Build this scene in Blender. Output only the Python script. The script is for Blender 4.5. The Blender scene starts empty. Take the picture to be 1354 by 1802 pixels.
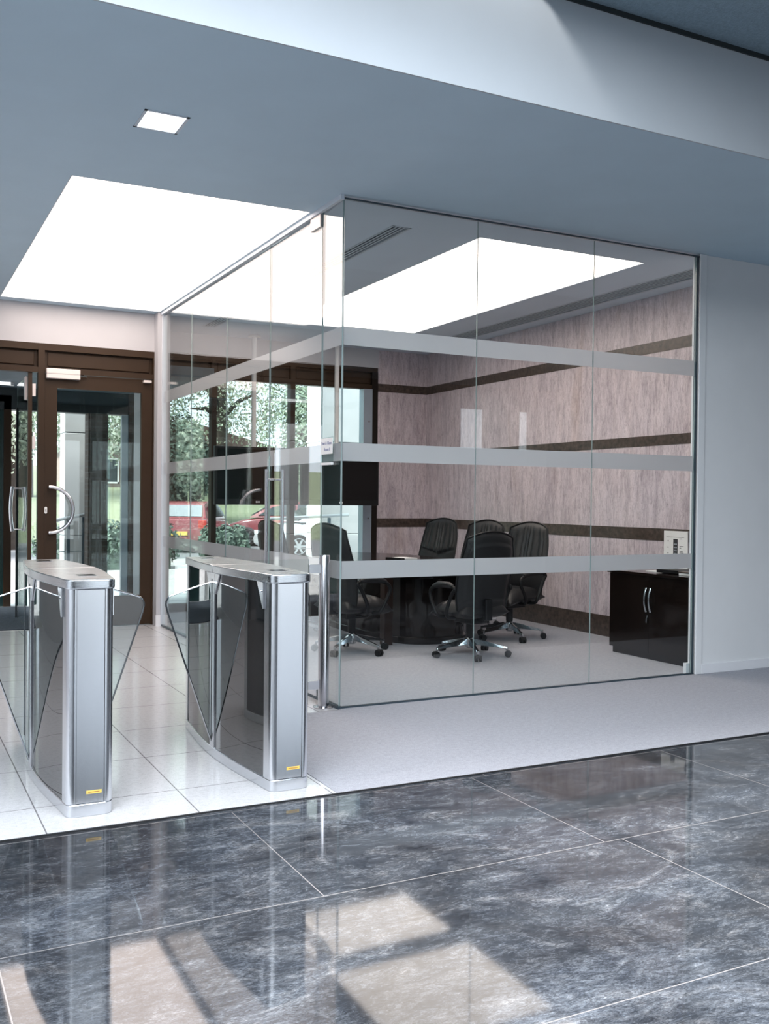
import bpy, math, random
from mathutils import Matrix, Vector
from math import sin, cos, pi, radians

random.seed(7)
S = bpy.context.scene
COL = S.collection

# ------------------------------------------------------------------ helpers
class MB:
    """collects shapes and links them as ONE mesh object"""
    def __init__(self):
        self.v, self.f, self.mi = [], [], []

    def add(self, vs, fs, mi=0):
        o = len(self.v)
        self.v += [tuple(p) for p in vs]
        for f in fs:
            self.f.append(tuple(i + o for i in f))
            self.mi.append(mi)
        return self

    def box(self, x0, x1, y0, y1, z0, z1, mi=0):
        vs = [(x0, y0, z0), (x1, y0, z0), (x1, y1, z0), (x0, y1, z0), (x0, y0, z1), (x1, y0, z1), (x1, y1, z1), (x0, y1, z1)]
        return self.add(vs, [(0, 3, 2, 1), (4, 5, 6, 7), (0, 1, 5, 4), (1, 2, 6, 5), (2, 3, 7, 6), (3, 0, 4, 7)], mi)

    def prism(self, poly, axis, a, b, mi=0):
        def P(u, w, t):
            return (u, w, t) if axis == 'z' else ((u, t, w) if axis == 'y' else (t, u, w))
        n = len(poly)
        vs = [P(u, w, a) for u, w in poly] + [P(u, w, b) for u, w in poly]
        fs = [tuple(range(n))[::-1], tuple(range(n, 2 * n))]
        fs += [(i, (i + 1) % n, n + (i + 1) % n, n + i) for i in range(n)]
        return self.add(vs, fs, mi)

    def tube(self, pts, r, n=12, closed=False, mi=0):
        pts = [Vector(p) for p in pts]
        m = len(pts)
        rs = r if isinstance(r, (list, tuple)) else [r] * m
        tang = []
        for i in range(m):
            if closed:
                t = pts[(i + 1) % m] - pts[i - 1]
            else:
                t = pts[min(i + 1, m - 1)] - pts[max(i - 1, 0)]
            tang.append(t.normalized())
        up = Vector((0, 0, 1)) if abs(tang[0].z) < .9 else Vector((1, 0, 0))
        nrm = (up - tang[0] * up.dot(tang[0])).normalized()
        vs, fs = [], []
        for i in range(m):
            nrm = (nrm - tang[i] * nrm.dot(tang[i])).normalized()
            b = tang[i].cross(nrm)
            for k in range(n):
                a = 2 * pi * k / n
                vs.append(pts[i] + (nrm * cos(a) + b * sin(a)) * rs[i])
        rng = m if closed else m - 1
        for i in range(rng):
            j = (i + 1) % m
            for k in range(n):
                k2 = (k + 1) % n
                fs.append((i * n + k, i * n + k2, j * n + k2, j * n + k))
        if not closed:
            fs.append(tuple(range(n))[::-1])
            fs.append(tuple(range((m - 1) * n, m * n)))
        return self.add(vs, fs, mi)

    def cyl(self, p0, p1, r0, r1=None, n=20, mi=0):
        return self.tube([p0, p1], [r0, r0 if r1 is None else r1], n, mi=mi)

    def lathe(self, prof, c=(0, 0, 0), n=24, mi=0):
        vs, fs = [], []
        m = len(prof)
        for r, z in prof:
            for k in range(n):
                a = 2 * pi * k / n
                vs.append((c[0] + r * cos(a), c[1] + r * sin(a), c[2] + z))
        for i in range(m - 1):
            for k in range(n):
                k2 = (k + 1) % n
                fs.append((i * n + k, i * n + k2, (i + 1) * n + k2, (i + 1) * n + k))
        fs.append(tuple(range(n))[::-1])
        fs.append(tuple(range((m - 1) * n, m * n)))
        return self.add(vs, fs, mi)

    def pad(self, nu, nv, front, back, mi=0):
        """closed two-sided sheet: front(u,v) and back(u,v) with u,v in 0..1"""
        vs, fs = [], []
        for g in (front, back):
            for j in range(nv + 1):
                for i in range(nu + 1):
                    vs.append(g(i / nu, j / nv))
        w = nu + 1
        o = w * (nv + 1)
        for j in range(nv):
            for i in range(nu):
                a = j * w + i
                fs.append((a, a + 1, a + w + 1, a + w))
                fs.append((o + a, o + a + w, o + a + w + 1, o + a + 1))
        ring = [i for i in range(w)] + [j * w + nu for j in range(1, nv + 1)] + [nv * w + i for i in range(nu - 1, -1, -1)] + [j * w for j in range(nv - 1, 0, -1)]
        for k in range(len(ring)):
            a, b = ring[k], ring[(k + 1) % len(ring)]
            fs.append((a, o + a, o + b, b))
        return self.add(vs, fs, mi)

    def build(self, name, mat, parent=None, bev=0, smooth=None, org=None, seg=2):
        me = bpy.data.meshes.new(name)
        v = self.v
        if org is not None:
            v = [(p[0] - org[0], p[1] - org[1], p[2] - org[2]) for p in v]
        me.from_pydata(v, [], self.f)
        mats = mat if isinstance(mat, (list, tuple)) else [mat]
        for m in mats:
            me.materials.append(m)
        if len(mats) > 1:
            me.polygons.foreach_set('material_index', self.mi)
        if smooth is not None:
            me.polygons.foreach_set('use_smooth', [True] * len(me.polygons))
            me.set_sharp_from_angle(angle=radians(smooth))
        me.update()
        o = bpy.data.objects.new(name, me)
        COL.objects.link(o)
        if parent is not None:
            o.parent = parent
        if org is not None and parent is None:
            o.location = org
        if bev:
            md = o.modifiers.new('bevel', 'BEVEL')
            md.width = bev
            md.segments = seg
            md.limit_method = 'ANGLE'
            md.angle_limit = radians(40)
        return o


def tag(o, label=None, cat=None, group=None, kind=None):
    if label: o['label'] = label
    if cat: o['category'] = cat
    if group: o['group'] = group
    if kind: o['kind'] = kind
    return o


def thing(name, label, cat, loc=(0, 0, 0), rz=0, group=None, kind=None):
    o = bpy.data.objects.new(name, None)
    COL.objects.link(o)
    o.empty_display_size = .1
    o.location = loc
    o.rotation_euler = (0, 0, rz)
    return tag(o, label, cat, group, kind)


def struct(name, mb, m, label=None, parent=None, bev=0, smooth=None):
    o = mb.build(name, m, parent, bev, smooth)
    if parent is None:
        o['kind'] = 'structure'
        if label: o['label'] = label
    return o


def copy_thing(root, loc, rz, label, spin=0):
    """a copy of a thing with its parts and their sub-parts"""
    r = root.copy()
    COL.objects.link(r)
    r.location = loc
    r.rotation_euler = (0, 0, rz)
    r['label'] = label
    for ch in list(root.children):
        c = ch.copy()
        COL.objects.link(c)
        c.parent = r
        if spin and ch.get('swivel'):
            c.rotation_euler.z = ch.rotation_euler.z + spin
        for g in ch.children:
            d = g.copy()
            COL.objects.link(d)
            d.parent = c
    return r


# ------------------------------------------------------------------ materials
def newmat(name):
    m = bpy.data.materials.new(name)
    m.use_nodes = True
    nt = m.node_tree
    for n in list(nt.nodes):
        nt.nodes.remove(n)
    out = nt.nodes.new('ShaderNodeOutputMaterial')
    return m, nt, out


def N(nt, t, **kw):
    n = nt.nodes.new('ShaderNode' + t)
    for k, v in kw.items():
        if k.startswith('i_'):
            n.inputs[k[2:].replace('_', ' ')].default_value = v
        else:
            setattr(n, k, v)
    return n


def c4(c):
    return (c[0], c[1], c[2], 1)


def pm(name, base, rough=.5, metal=0, ior=1.5, coat=0, spec=.5, var=.0, vscale=8, bump=0, bscale=60, stretch=(1, 1, 1), emit=None):
    m, nt, out = newmat(name)
    b = N(nt, 'BsdfPrincipled')
    b.inputs['Base Color'].default_value = c4(base)
    b.inputs['Roughness'].default_value = rough
    b.inputs['Metallic'].default_value = metal
    b.inputs['IOR'].default_value = ior
    b.inputs['Coat Weight'].default_value = coat
    b.inputs['Specular IOR Level'].default_value = spec
    if emit:
        b.inputs['Emission Color'].default_value = c4(emit[0])
        b.inputs['Emission Strength'].default_value = emit[1]
    tc = N(nt, 'TexCoord')
    mp = N(nt, 'Mapping')
    mp.inputs['Scale'].default_value = stretch
    nt.links.new(tc.outputs['Object'], mp.inputs['Vector'])
    if var:
        no = N(nt, 'TexNoise')
        no.inputs['Scale'].default_value = vscale
        no.inputs['Detail'].default_value = 5
        nt.links.new(mp.outputs[0], no.inputs['Vector'])
        rp = N(nt, 'ValToRGB')
        rp.color_ramp.elements[0].position = .3
        rp.color_ramp.elements[1].position = .7
        rp.color_ramp.elements[0].color = c4([max(0, x * (1 - var)) for x in base])
        rp.color_ramp.elements[1].color = c4([min(1, x * (1 + var)) for x in base])
        nt.links.new(no.outputs['Fac'], rp.inputs[0])
        nt.links.new(rp.outputs[0], b.inputs['Base Color'])
    if bump:
        n2 = N(nt, 'TexNoise')
        n2.inputs['Scale'].default_value = bscale
        n2.inputs['Detail'].default_value = 3
        nt.links.new(mp.outputs[0], n2.inputs['Vector'])
        bp = N(nt, 'Bump')
        bp.inputs['Strength'].default_value = bump
        bp.inputs['Distance'].default_value = .01
        nt.links.new(n2.outputs['Fac'], bp.inputs['Height'])
        nt.links.new(bp.outputs[0], b.inputs['Normal'])
    nt.links.new(b.outputs[0], out.inputs[0])
    return m


def glass(name, tint=(.96, .985, .98), ior=1.5):
    """clear pane: each face passes light and mirrors its Fresnel share"""
    m, nt, out = newmat(name)
    geo = N(nt, 'NewGeometry')
    mr = N(nt, 'MapRange')
    mr.inputs['To Min'].default_value = ior
    mr.inputs['To Max'].default_value = 1 / ior
    nt.links.new(geo.outputs['Backfacing'], mr.inputs['Value'])
    fr = N(nt, 'Fresnel')
    nt.links.new(mr.outputs[0], fr.inputs['IOR'])
    t = N(nt, 'BsdfTransparent')
    t.inputs[0].default_value = c4(tint)
    g = N(nt, 'BsdfGlossy')
    g.inputs['Color'].default_value = (1, 1, 1, 1)
    g.inputs['Roughness'].default_value = 0
    mx = N(nt, 'MixShader')
    nt.links.new(fr.outputs[0], mx.inputs[0])
    nt.links.new(t.outputs[0], mx.inputs[1])
    nt.links.new(g.outputs[0], mx.inputs[2])
    nt.links.new(mx.outputs[0], out.inputs[0])
    return m


def frosted(name, col=(.72, .72, .74)):
    m, nt, out = newmat(name)
    d = N(nt, 'BsdfDiffuse')
    d.inputs[0].default_value = c4(col)
    tr = N(nt, 'BsdfTranslucent')
    tr.inputs[0].default_value = c4(col)
    t = N(nt, 'BsdfTransparent')
    a = N(nt, 'MixShader')
    a.inputs[0].default_value = .5
    nt.links.new(d.outputs[0], a.inputs[1])
    nt.links.new(tr.outputs[0], a.inputs[2])
    b = N(nt, 'MixShader')
    b.inputs[0].default_value = .1
    nt.links.new(a.outputs[0], b.inputs[1])
    nt.links.new(t.outputs[0], b.inputs[2])
    nt.links.new(b.outputs[0], out.inputs[0])
    return m


def emitter(name, col, k):
    m, nt, out = newmat(name)
    e = N(nt, 'Emission')
    e.inputs[0].default_value = c4(col)
    e.inputs[1].default_value = k
    nt.links.new(e.outputs[0], out.inputs[0])
    return m


def ramp(nt, stops):
    r = N(nt, 'ValToRGB')
    cr = r.color_ramp
    while len(cr.elements) > 1:
        cr.elements.remove(cr.elements[-1])
    cr.elements[0].position, cr.elements[0].color = stops[0][0], c4(stops[0][1])
    for p, c in stops[1:]:
        e = cr.elements.new(p)
        e.color = c4(c)
    return r


def mixc(nt, fac, a, b, mode='MIX'):
    m = N(nt, 'Mix', data_type='RGBA', blend_type=mode)
    for val, sock in ((fac, m.inputs[0]), (a, m.inputs[6]), (b, m.inputs[7])):
        if hasattr(val, 'links'):
            nt.links.new(val, sock)
        elif isinstance(val, (int, float)):
            sock.default_value = val
        else:
            sock.default_value = c4(val)
    return m.outputs[2]


def mapped(nt, loc=(0, 0, 0), scale=(1, 1, 1), rot=(0, 0, 0)):
    tc = N(nt, 'TexCoord')
    mp = N(nt, 'Mapping')
    mp.inputs['Location'].default_value = loc
    mp.inputs['Scale'].default_value = scale
    mp.inputs['Rotation'].default_value = rot
    nt.links.new(tc.outputs['Object'], mp.inputs['Vector'])
    return mp.outputs[0]


def noise(nt, vec, scale, detail=6, rough=.6, dist=0):
    n = N(nt, 'TexNoise')
    n.inputs['Scale'].default_value = scale
    n.inputs['Detail'].default_value = detail
    n.inputs['Roughness'].default_value = rough
    n.inputs['Distortion'].default_value = dist
    nt.links.new(vec, n.inputs['Vector'])
    return n.outputs['Fac']


def tiles(nt, vec, w, h, mortar):
    b = N(nt, 'TexBrick')
    b.offset = 0
    b.inputs['Scale'].default_value = 1
    b.inputs['Mortar Size'].default_value = mortar
    b.inputs['Mortar Smooth'].default_value = 0
    b.inputs['Brick Width'].default_value = w
    b.inputs['Row Height'].default_value = h
    b.inputs['Color1'].default_value = (1, 1, 1, 1)
    b.inputs['Color2'].default_value = (0, 0, 0, 1)
    nt.links.new(vec, b.inputs['Vector'])
    return b


def granite_mat():
    m, nt, out = newmat('polished granite')
    b = N(nt, 'BsdfPrincipled')
    b.inputs['Roughness'].default_value = .05
    b.inputs['IOR'].default_value = 1.47
    v = mapped(nt, scale=(1, 1.9, 1), rot=(0, 0, radians(42)))
    n1 = noise(nt, v, 2.2, 15, .78, 2.2)
    n2 = noise(nt, mapped(nt, scale=(1, 2.6, 1), rot=(0, 0, radians(50))), 16, 12, .8, 1.6)
    n3 = noise(nt, mapped(nt, scale=(1, 2.4, 1), rot=(0, 0, radians(46))), 110, 6, .8)
    r1 = ramp(nt, [(.30, (.022, .027, .036)), (.45, (.055, .063, .076)), (.55, (.095, .105, .120)), (.66, (.19, .195, .205)), (.8, (.32, .315, .315))])
    nt.links.new(n1, r1.inputs[0])
    r2 = ramp(nt, [(.38, (.22, .22, .24)), (.5, (.85, .85, .86)), (.60, (1.9, 1.9, 1.9)), (.7, (3.2, 3.1, 3.1))])
    nt.links.new(n2, r2.inputs[0])
    r3 = ramp(nt, [(.38, (.40, .40, .40)), (.5, (.9, .9, .9)), (.64, (2.2, 2.2, 2.2))])
    nt.links.new(n3, r3.inputs[0])
    c = mixc(nt, .68, r1.outputs[0], r2.outputs[0], 'MULTIPLY')
    c = mixc(nt, .55, c, r3.outputs[0], 'MULTIPLY')
    n0 = noise(nt, mapped(nt, scale=(1, 1.5, 1), rot=(0, 0, radians(40))), 1.1, 5, .6, .8)
    r0 = ramp(nt, [(.32, (.36, .33, .315)), (.5, (.62, .615, .62)), (.68, (1.05, 1.05, 1.06))])
    nt.links.new(n0, r0.inputs[0])
    c = mixc(nt, 1, c, r0.outputs[0], 'MULTIPLY')
    bra = tiles(nt, mapped(nt, loc=(-.13, -.05, 0)), 1.26, 1.03, .0022)
    brb = tiles(nt, mapped(nt, loc=(-.31, -.05, 0)), 2.43, 1.03, .0022)
    tc = N(nt, 'TexCoord')
    sp = N(nt, 'SeparateXYZ')
    nt.links.new(tc.outputs['Object'], sp.inputs[0])
    def mth(op, a, k):
        q = N(nt, 'Math', operation=op)
        nt.links.new(a, q.inputs[0])
        q.inputs[1].default_value = k
        return q.outputs[0]
    par = mth('GREATER_THAN', mth('PINGPONG', mth('FLOOR', mth('DIVIDE', mth('ADD', sp.outputs[1], -.05), 1.03), 0), 1), .5)
    mfac = N(nt, 'Mix', data_type='FLOAT')
    nt.links.new(par, mfac.inputs[0])
    nt.links.new(brb.outputs['Fac'], mfac.inputs[2])
    nt.links.new(bra.outputs['Fac'], mfac.inputs[3])
    br = bra
    # each slab has its own overall tone
    c = mixc(nt, .22, c, mixc(nt, 1, c, br.outputs['Color'], 'MULTIPLY'))
    c = mixc(nt, mfac.outputs[0], c, (.20, .19, .19))
    nt.links.new(c, b.inputs['Base Color'])
    nt.links.new(b.outputs[0], out.inputs[0])
    return m


def terrazzo_mat():
    m, nt, out = newmat('white terrazzo tile')
    b = N(nt, 'BsdfPrincipled')
    b.inputs['Roughness'].default_value = .09
    b.inputs['IOR'].default_value = 1.5
    v = mapped(nt)
    n1 = noise(nt, v, 160, 2, .5)
    n2 = noise(nt, v, 38, 3, .6)
    r1 = ramp(nt, [(.26, (.38, .37, .37)), (.36, (.59, .59, .61)), (.6, (.65, .65, .67))])
    nt.links.new(n1, r1.inputs[0])
    r2 = ramp(nt, [(.25, (.86, .86, .86)), (.55, (1, 1, 1))])
    nt.links.new(n2, r2.inputs[0])
    c = mixc(nt, 1, r1.outputs[0], r2.outputs[0], 'MULTIPLY')
    br = tiles(nt, mapped(nt, loc=(-.61, -4.6, 0)), .65, .65, .003)
    c = mixc(nt, br.outputs['Fac'], c, (.2, .19, .2))
    nt.links.new(c, b.inputs['Base Color'])
    nt.links.new(b.outputs[0], out.inputs[0])
    return m


def carpet_mat():
    m, nt, out = newmat('grey loop carpet')
    b = N(nt, 'BsdfPrincipled')
    b.inputs['Roughness'].default_value = .95
    b.inputs['Specular IOR Level'].default_value = .1
    v = mapped(nt)
    n1 = noise(nt, v, 230, 3, .7)
    n2 = noise(nt, v, 40, 3, .6)
    r = ramp(nt, [(.3, (.25, .255, .285)), (.5, (.385, .39, .43)), (.72, (.53, .535, .58))])
    nt.links.new(n1, r.inputs[0])
    r2 = ramp(nt, [(.3, (.9, .9, .9)), (.7, (1.06, 1.06, 1.06))])
    nt.links.new(n2, r2.inputs[0])
    c = mixc(nt, 1, r.outputs[0], r2.outputs[0], 'MULTIPLY')
    nt.links.new(c, b.inputs['Base Color'])
    bp = N(nt, 'Bump')
    bp.inputs['Strength'].default_value = .5
    bp.inputs['Distance'].default_value = .004
    nt.links.new(n1, bp.inputs['Height'])
    nt.links.new(bp.outputs[0], b.inputs['Normal'])
    nt.links.new(b.outputs[0], out.inputs[0])
    return m


def travertine_mat():
    m, nt, out = newmat('travertine wall stone')
    b = N(nt, 'BsdfPrincipled')
    b.inputs['Roughness'].default_value = .35
    v1 = mapped(nt, scale=(1, 1, .10))
    v2 = mapped(nt, scale=(1, 1, .16))
    n1 = noise(nt, v1, 5, 8, .65, .4)
    n2 = noise(nt, v2, 34, 10, .8, 1.2)
    n5 = noise(nt, mapped(nt, scale=(1, 1, .2)), 11, 8, .7, 1.0)
    n3 = noise(nt, mapped(nt, scale=(1, 1, .4)), 95, 6, .75, .9)
    r1 = ramp(nt, [(.28, (.46, .395, .43)), (.45, (.58, .51, .545)), (.58, (.62, .54, .565)), (.72, (.50, .445, .48))])
    nt.links.new(n1, r1.inputs[0])
    r2 = ramp(nt, [(.34, (.52, .50, .52)), (.5, (1, 1, 1)), (.7, (1.22, 1.21, 1.2))])
    nt.links.new(n2, r2.inputs[0])
    r3 = ramp(nt, [(.36, (.50, .48, .49)), (.48, (1, 1, 1)), (.8, (1.1, 1.1, 1.1))])
    nt.links.new(n3, r3.inputs[0])
    c = mixc(nt, .85, r1.outputs[0], r2.outputs[0], 'MULTIPLY')
    c = mixc(nt, .7, c, r3.outputs[0], 'MULTIPLY')
    r5 = ramp(nt, [(.34, (.74, .72, .74)), (.52, (1, 1, 1)), (.7, (1.1, 1.1, 1.1))])
    nt.links.new(n5, r5.inputs[0])
    c = mixc(nt, 1, c, r5.outputs[0], 'MULTIPLY')
    n4 = noise(nt, mapped(nt, scale=(1, 1, .25)), 2.2, 3, .5, .5)
    r4 = ramp(nt, [(.62, (0, 0, 0)), (.8, (.6, .6, .6))])
    nt.links.new(n4, r4.inputs[0])
    c = mixc(nt, r4.outputs[0], c, (.36, .24, .18))
    nt.links.new(c, b.inputs['Base Color'])
    nt.links.new(b.outputs[0], out.inputs[0])
    return m


def brick_mat(name, c1, c2, mortar, vertical_axis='y'):
    m, nt, out = newmat(name)
    b = N(nt, 'BsdfPrincipled')
    b.inputs['Roughness'].default_value = .85
    rot = (radians(90), 0, 0) if vertical_axis == 'y' else (radians(90), 0, radians(90))
    br = tiles(nt, mapped(nt, rot=(radians(-90), 0, 0)), .22, .075, .008)
    br.offset = .5
    n1 = noise(nt, mapped(nt), 9, 4, .6)
    r = ramp(nt, [(.3, c1), (.7, c2)])
    nt.links.new(n1, r.inputs[0])
    c = mixc(nt, br.outputs['Fac'], r.outputs[0], mortar)
    nt.links.new(c, b.inputs['Base Color'])
    nt.links.new(b.outputs[0], out.inputs[0])
    return m


def steel_mat(name, base=(.74, .76, .79), rough=.24, direction=(2, 2, .02)):
    m, nt, out = newmat(name)
    b = N(nt, 'BsdfPrincipled')
    b.inputs['Metallic'].default_value = 1
    b.inputs['Base Color'].default_value = c4(base)
    n1 = noise(nt, mapped(nt, scale=direction), 160, 3, .6)
    r = N(nt, 'MapRange')
    r.inputs['From Min'].default_value = .3
    r.inputs['From Max'].default_value = .7
    r.inputs['To Min'].default_value = rough * .92
    r.inputs['To Max'].default_value = rough * 1.1
    nt.links.new(n1, r.inputs['Value'])
    nt.links.new(r.outputs[0], b.inputs['Roughness'])
    nt.links.new(b.outputs[0], out.inputs[0])
    return m


M = dict(
    granite=granite_mat(), terrazzo=terrazzo_mat(), carpet=carpet_mat(), travertine=travertine_mat(),
    soffit=pm('soffit paint', (.56, .71, .82), .8, var=.02, vscale=3),
    ceil_room=pm('meeting room ceiling paint', (.60, .66, .74), .8, var=.02, vscale=3),
    ceil_rough=pm('textured ceiling plaster', (.30, .40, .47), .95, var=.12, vscale=60, bump=.6, bscale=90),
    wallw=pm('cool white wall paint', (.77, .785, .80), .75, var=.015, vscale=4),
    bulk=pm('bulkhead paint', (.51, .555, .60), .8, var=.015, vscale=4),
    walld=pm('dark atrium wall panelling', (.045, .04, .038), .6, spec=.2, var=.1, vscale=3),
    wallp=pm('warm white wall paint', (.52, .52, .545), .7, var=.015, vscale=4),
    skirt=pm('white gloss skirting', (.80, .81, .84), .4, var=.01),
    dgran=pm('brown granite band', (.060, .042, .034), .3, var=.55, vscale=28),
    brown=pm('bronze anodised frame', (.038, .021, .011), .45, var=.06, vscale=6, spec=.22),
    bdark=pm('dark bronze reveal', (.012, .008, .006), .5, spec=.2, var=.05),
    glass=glass('clear partition glass'), glassd=glass('door glass', (.90, .95, .94)), glassf=glass('barrier flap glass', (.86, .91, .92), 1.55),
    edge=pm('polished glass edge', (.30, .38, .38), .12, var=.05), frost=frosted('frosted glass film', (.74, .73, .76)),
    steel=steel_mat('brushed stainless steel'), steelh=steel_mat('brushed stainless lid', (.66, .69, .72), .26, (.03, 2, 2)),
    chrome=pm('polished chrome', (.44, .46, .48), .10, 1, var=.02), satin=steel_mat('satin steel tube', (.62, .62, .65), .2),
    seam=pm('dark seam rubber', (.012, .013, .015), .6, var=.05),
    dglass=pm('dark mirror glass side', (.008, .009, .010), .02, 0, ior=2.15, var=.02),
    yellow=pm('yellow sticker', (.80, .55, .12), .5, var=.05), red=pm('sticker print', (.30, .10, .05), .5, var=.05),
    leather=pm('black leather', (.009, .009, .0105), .40, spec=.45, var=.15, vscale=20, bump=.25, bscale=160),
    piping=pm('black leather piping', (.005, .005, .006), .4, spec=.3, var=.1),
    plastic=pm('black plastic', (.006, .006, .007), .42, spec=.25, var=.1, bump=.05),
    wood=pm('espresso veneer', (.008, .005, .004), .10, spec=.35, var=.3, vscale=7, stretch=(1, 1, .12)),
    walnut=pm('walnut post', (.022, .010, .007), .3, spec=.3, var=.2),
    woodt=pm('espresso table veneer', (.012, .007, .006), .14, spec=.45, var=.3, vscale=9, stretch=(1, .12, 1)),
    silver=pm('silver closer casing', (.74, .68, .66), .45, .25, var=.02),
    black=pm('screen black', (.003, .003, .003), .15, spec=.25, var=.05), paper=pm('white paper', (.80, .80, .80), .6, var=.02), ink=pm('dark print', (.03, .03, .035), .6, var=.05),
    inkb=pm('blue print', (.16, .18, .36), .6, var=.05), grille=pm('grille slot', (.008, .008, .009), .8, var=.05), grillew=pm('grille fin paint', (.46, .50, .55), .5, var=.02),
    panel=emitter('luminous ceiling diffuser', (1, .855, .775), 5.0), down=emitter('downlight diffuser', (.93, .96, 1), 5.0),
    trimw=pm('pale trim', (.62, .68, .75), .5, var=.02), channel=pm('glass base channel', (.05, .075, .095), .35, .3, var=.05),
    mat=pm('dark entrance matting', (.035, .042, .055), .9, var=.6, vscale=45, bump=.6, bscale=70),
    brickd=brick_mat('dark brown brick', (.055, .04, .035), (.10, .075, .065), (.09, .08, .075)),
    conc=pm('pale precast concrete', (.60, .60, .60), .8, var=.04, vscale=5, bump=.1), joint=pm('concrete joint', (.25, .26, .27), .8, var=.05),
    canopy=pm('canopy soffit', (.10, .14, .17), .7, var=.1), fascia=pm('dark fascia', (.02, .028, .03), .5, var=.05),
    alu=pm('grey aluminium mullion', (.34, .40, .46), .35, .4, var=.03), railm=pm('galvanised rail', (.10, .13, .16), .4, .5, var=.05), railt=pm('steel handrail', (.55, .58, .60), .3, .8, var=.03),
    paving=pm('pale paving', (.46, .45, .44), .85, var=.12, vscale=3, bump=.1), road=pm('asphalt', (.20, .20, .21), .9, var=.15, vscale=20, bump=.2),
    grass=pm('grass', (.20, .23, .14), .9, var=.4, vscale=12, bump=.5), soil=pm('bark', (.06, .045, .035), .9, var=.3, bump=.4),
    leafa=pm('mid green leaves', (.27, .34, .25), .55, var=.5, vscale=6), leafb=pm('pale green leaves', (.42, .47, .36), .55, var=.4, vscale=6), leafc=pm('dark green leaves', (.085, .125, .095), .55, var=.5, vscale=8),
    carred=pm('red car paint', (.27, .06, .07), .25, coat=.6, var=.05), carsil=pm('silver car paint', (.62, .64, .66), .3, .3, coat=.5, var=.03), carblue=pm('blue car paint', (.06, .11, .22), .25, coat=.6, var=.05),
    carglass=pm('car window glass', (.03, .045, .05), .05, ior=1.6, var=.05), rearw=pm('rear window painted sky lit', (.30, .33, .35), .1, var=.05), tyre=pm('tyre rubber', (.02, .02, .02), .8, var=.1), plate=pm('yellow number plate', (.75, .52, .10), .5, var=.03),  # rear window: pale sky light is painted into its base colour
    lamp=pm('car lamp lens', (.45, .05, .04), .15, var=.05), headl=pm('headlamp lens', (.7, .72, .74), .1, var=.05),
    brickh=brick_mat('house brick', (.18, .12, .10), (.26, .17, .13), (.3, .28, .26)), rooft=pm('roof tiles', (.12, .07, .06), .8, var=.3, vscale=10), winw=pm('white window frame', (.8, .8, .8), .5, var=.02),
    green=pm('dark green screen', (.012, .035, .034), .25, var=.1),
)

# ------------------------------------------------------------------ camera
H, FPX, YAW, PITCH, ROLL = 1.4, 1717.86, .474961, -.0123333, -.00969594
fw = Vector((sin(YAW) * cos(PITCH), cos(YAW) * cos(PITCH), sin(PITCH)))
rt = Vector((cos(YAW), -sin(YAW), 0))
dn = fw.cross(rt)
r2 = rt * cos(ROLL) + dn * sin(ROLL)
d2 = dn * cos(ROLL) - rt * sin(ROLL)
cam = bpy.data.objects.new('camera', bpy.data.cameras.new('camera'))
COL.objects.link(cam)
cam.matrix_world = Matrix(((r2.x, -d2.x, -fw.x, 0), (r2.y, -d2.y, -fw.y, 0), (r2.z, -d2.z, -fw.z, H), (0, 0, 0, 1)))
cam.data.sensor_fit = 'VERTICAL'
cam.data.sensor_height = 36
cam.data.lens = 36 * FPX / 1802
cam.data.clip_start = .05
S.camera = cam

# ------------------------------------------------------------------ setting: floors
CZ = 3.418          # soffit height
GX, GY = 2.715, 5.92  # glass corner
WX = 6.70           # stone wall of the meeting room
struct('floor_granite', MB().box(-5, 14, -7.2, 4.2, -.1, 0), M['granite'], 'polished dark grey granite slabs of the atrium floor')
struct('floor_tile', MB().box(-1.2, 1.93, 4.205, 10.76, -.1, 0).box(1.93, GX, 5.875, 10.76, -.1, 0), M['terrazzo'], 'white polished terrazzo tiles of the entrance lobby')
struct('floor_carpet', MB().box(1.93, 14, 4.205, 5.875, -.1, .004).box(GX, WX, 5.875, 11.9, -.1, .004).box(WX, 14, 5.875, 6.3, -.1, .004), M['carpet'], 'grey loop carpet in and beside the glass meeting room')
struct('trim_1', MB().box(-1.2, 14, 4.197, 4.208, -.05, .006), M['seam'], 'thin dark strip between granite and tile or carpet')

# soffit with holes for the lamps and grilles: one slab
def slab(xs, ys, holes, z0, z1):
    mb = MB()
    xs = sorted(set(xs + [h[0] for h in holes] + [h[1] for h in holes]))
    ys = sorted(set(ys + [h[2] for h in holes] + [h[3] for h in holes]))
    for i in range(len(xs) - 1):
        run = None
        for j in range(len(ys) - 1):
            cx, cy = (xs[i] + xs[i + 1]) / 2, (ys[j] + ys[j + 1]) / 2
            solid = not any(h[0] < cx < h[1] and h[2] < cy < h[3] for h in holes)
            if solid:
                run = run or ys[j]
            if run is not None and (not solid or j == len(ys) - 2):
                mb.box(xs[i], xs[i + 1], run, ys[j + 1] if solid else ys[j], z0, z1)
                run = None
    return mb
PL = (1.045, 2.675, 6.375, 10.57)
PR = (4.06, 5.715, 6.345, 10.46)
DL = (1.205, 1.445, 5.105, 5.375)
GL = (3.325, 3.485, 6.38, 11.2)
GR = (6.20, 6.49, 6.25, 11.2)
struct('ceiling_lobby', slab([-1.3, GX - .015], [4.1, 11.9], [PL, DL], CZ, 3.62), M['soffit'], 'blue grey soffit over the entrance lobby')
struct('ceiling_front', slab([GX - .015, 14], [4.1, GY], [], CZ, 3.62), M['soffit'], 'blue grey soffit in front of the glass room')
struct('ceiling_meeting_room', slab([GX - .015, 7.0], [GY, 11.9], [PR, GL, GR], CZ, 3.62), M['ceil_room'], 'ceiling of the glass meeting room')
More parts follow.
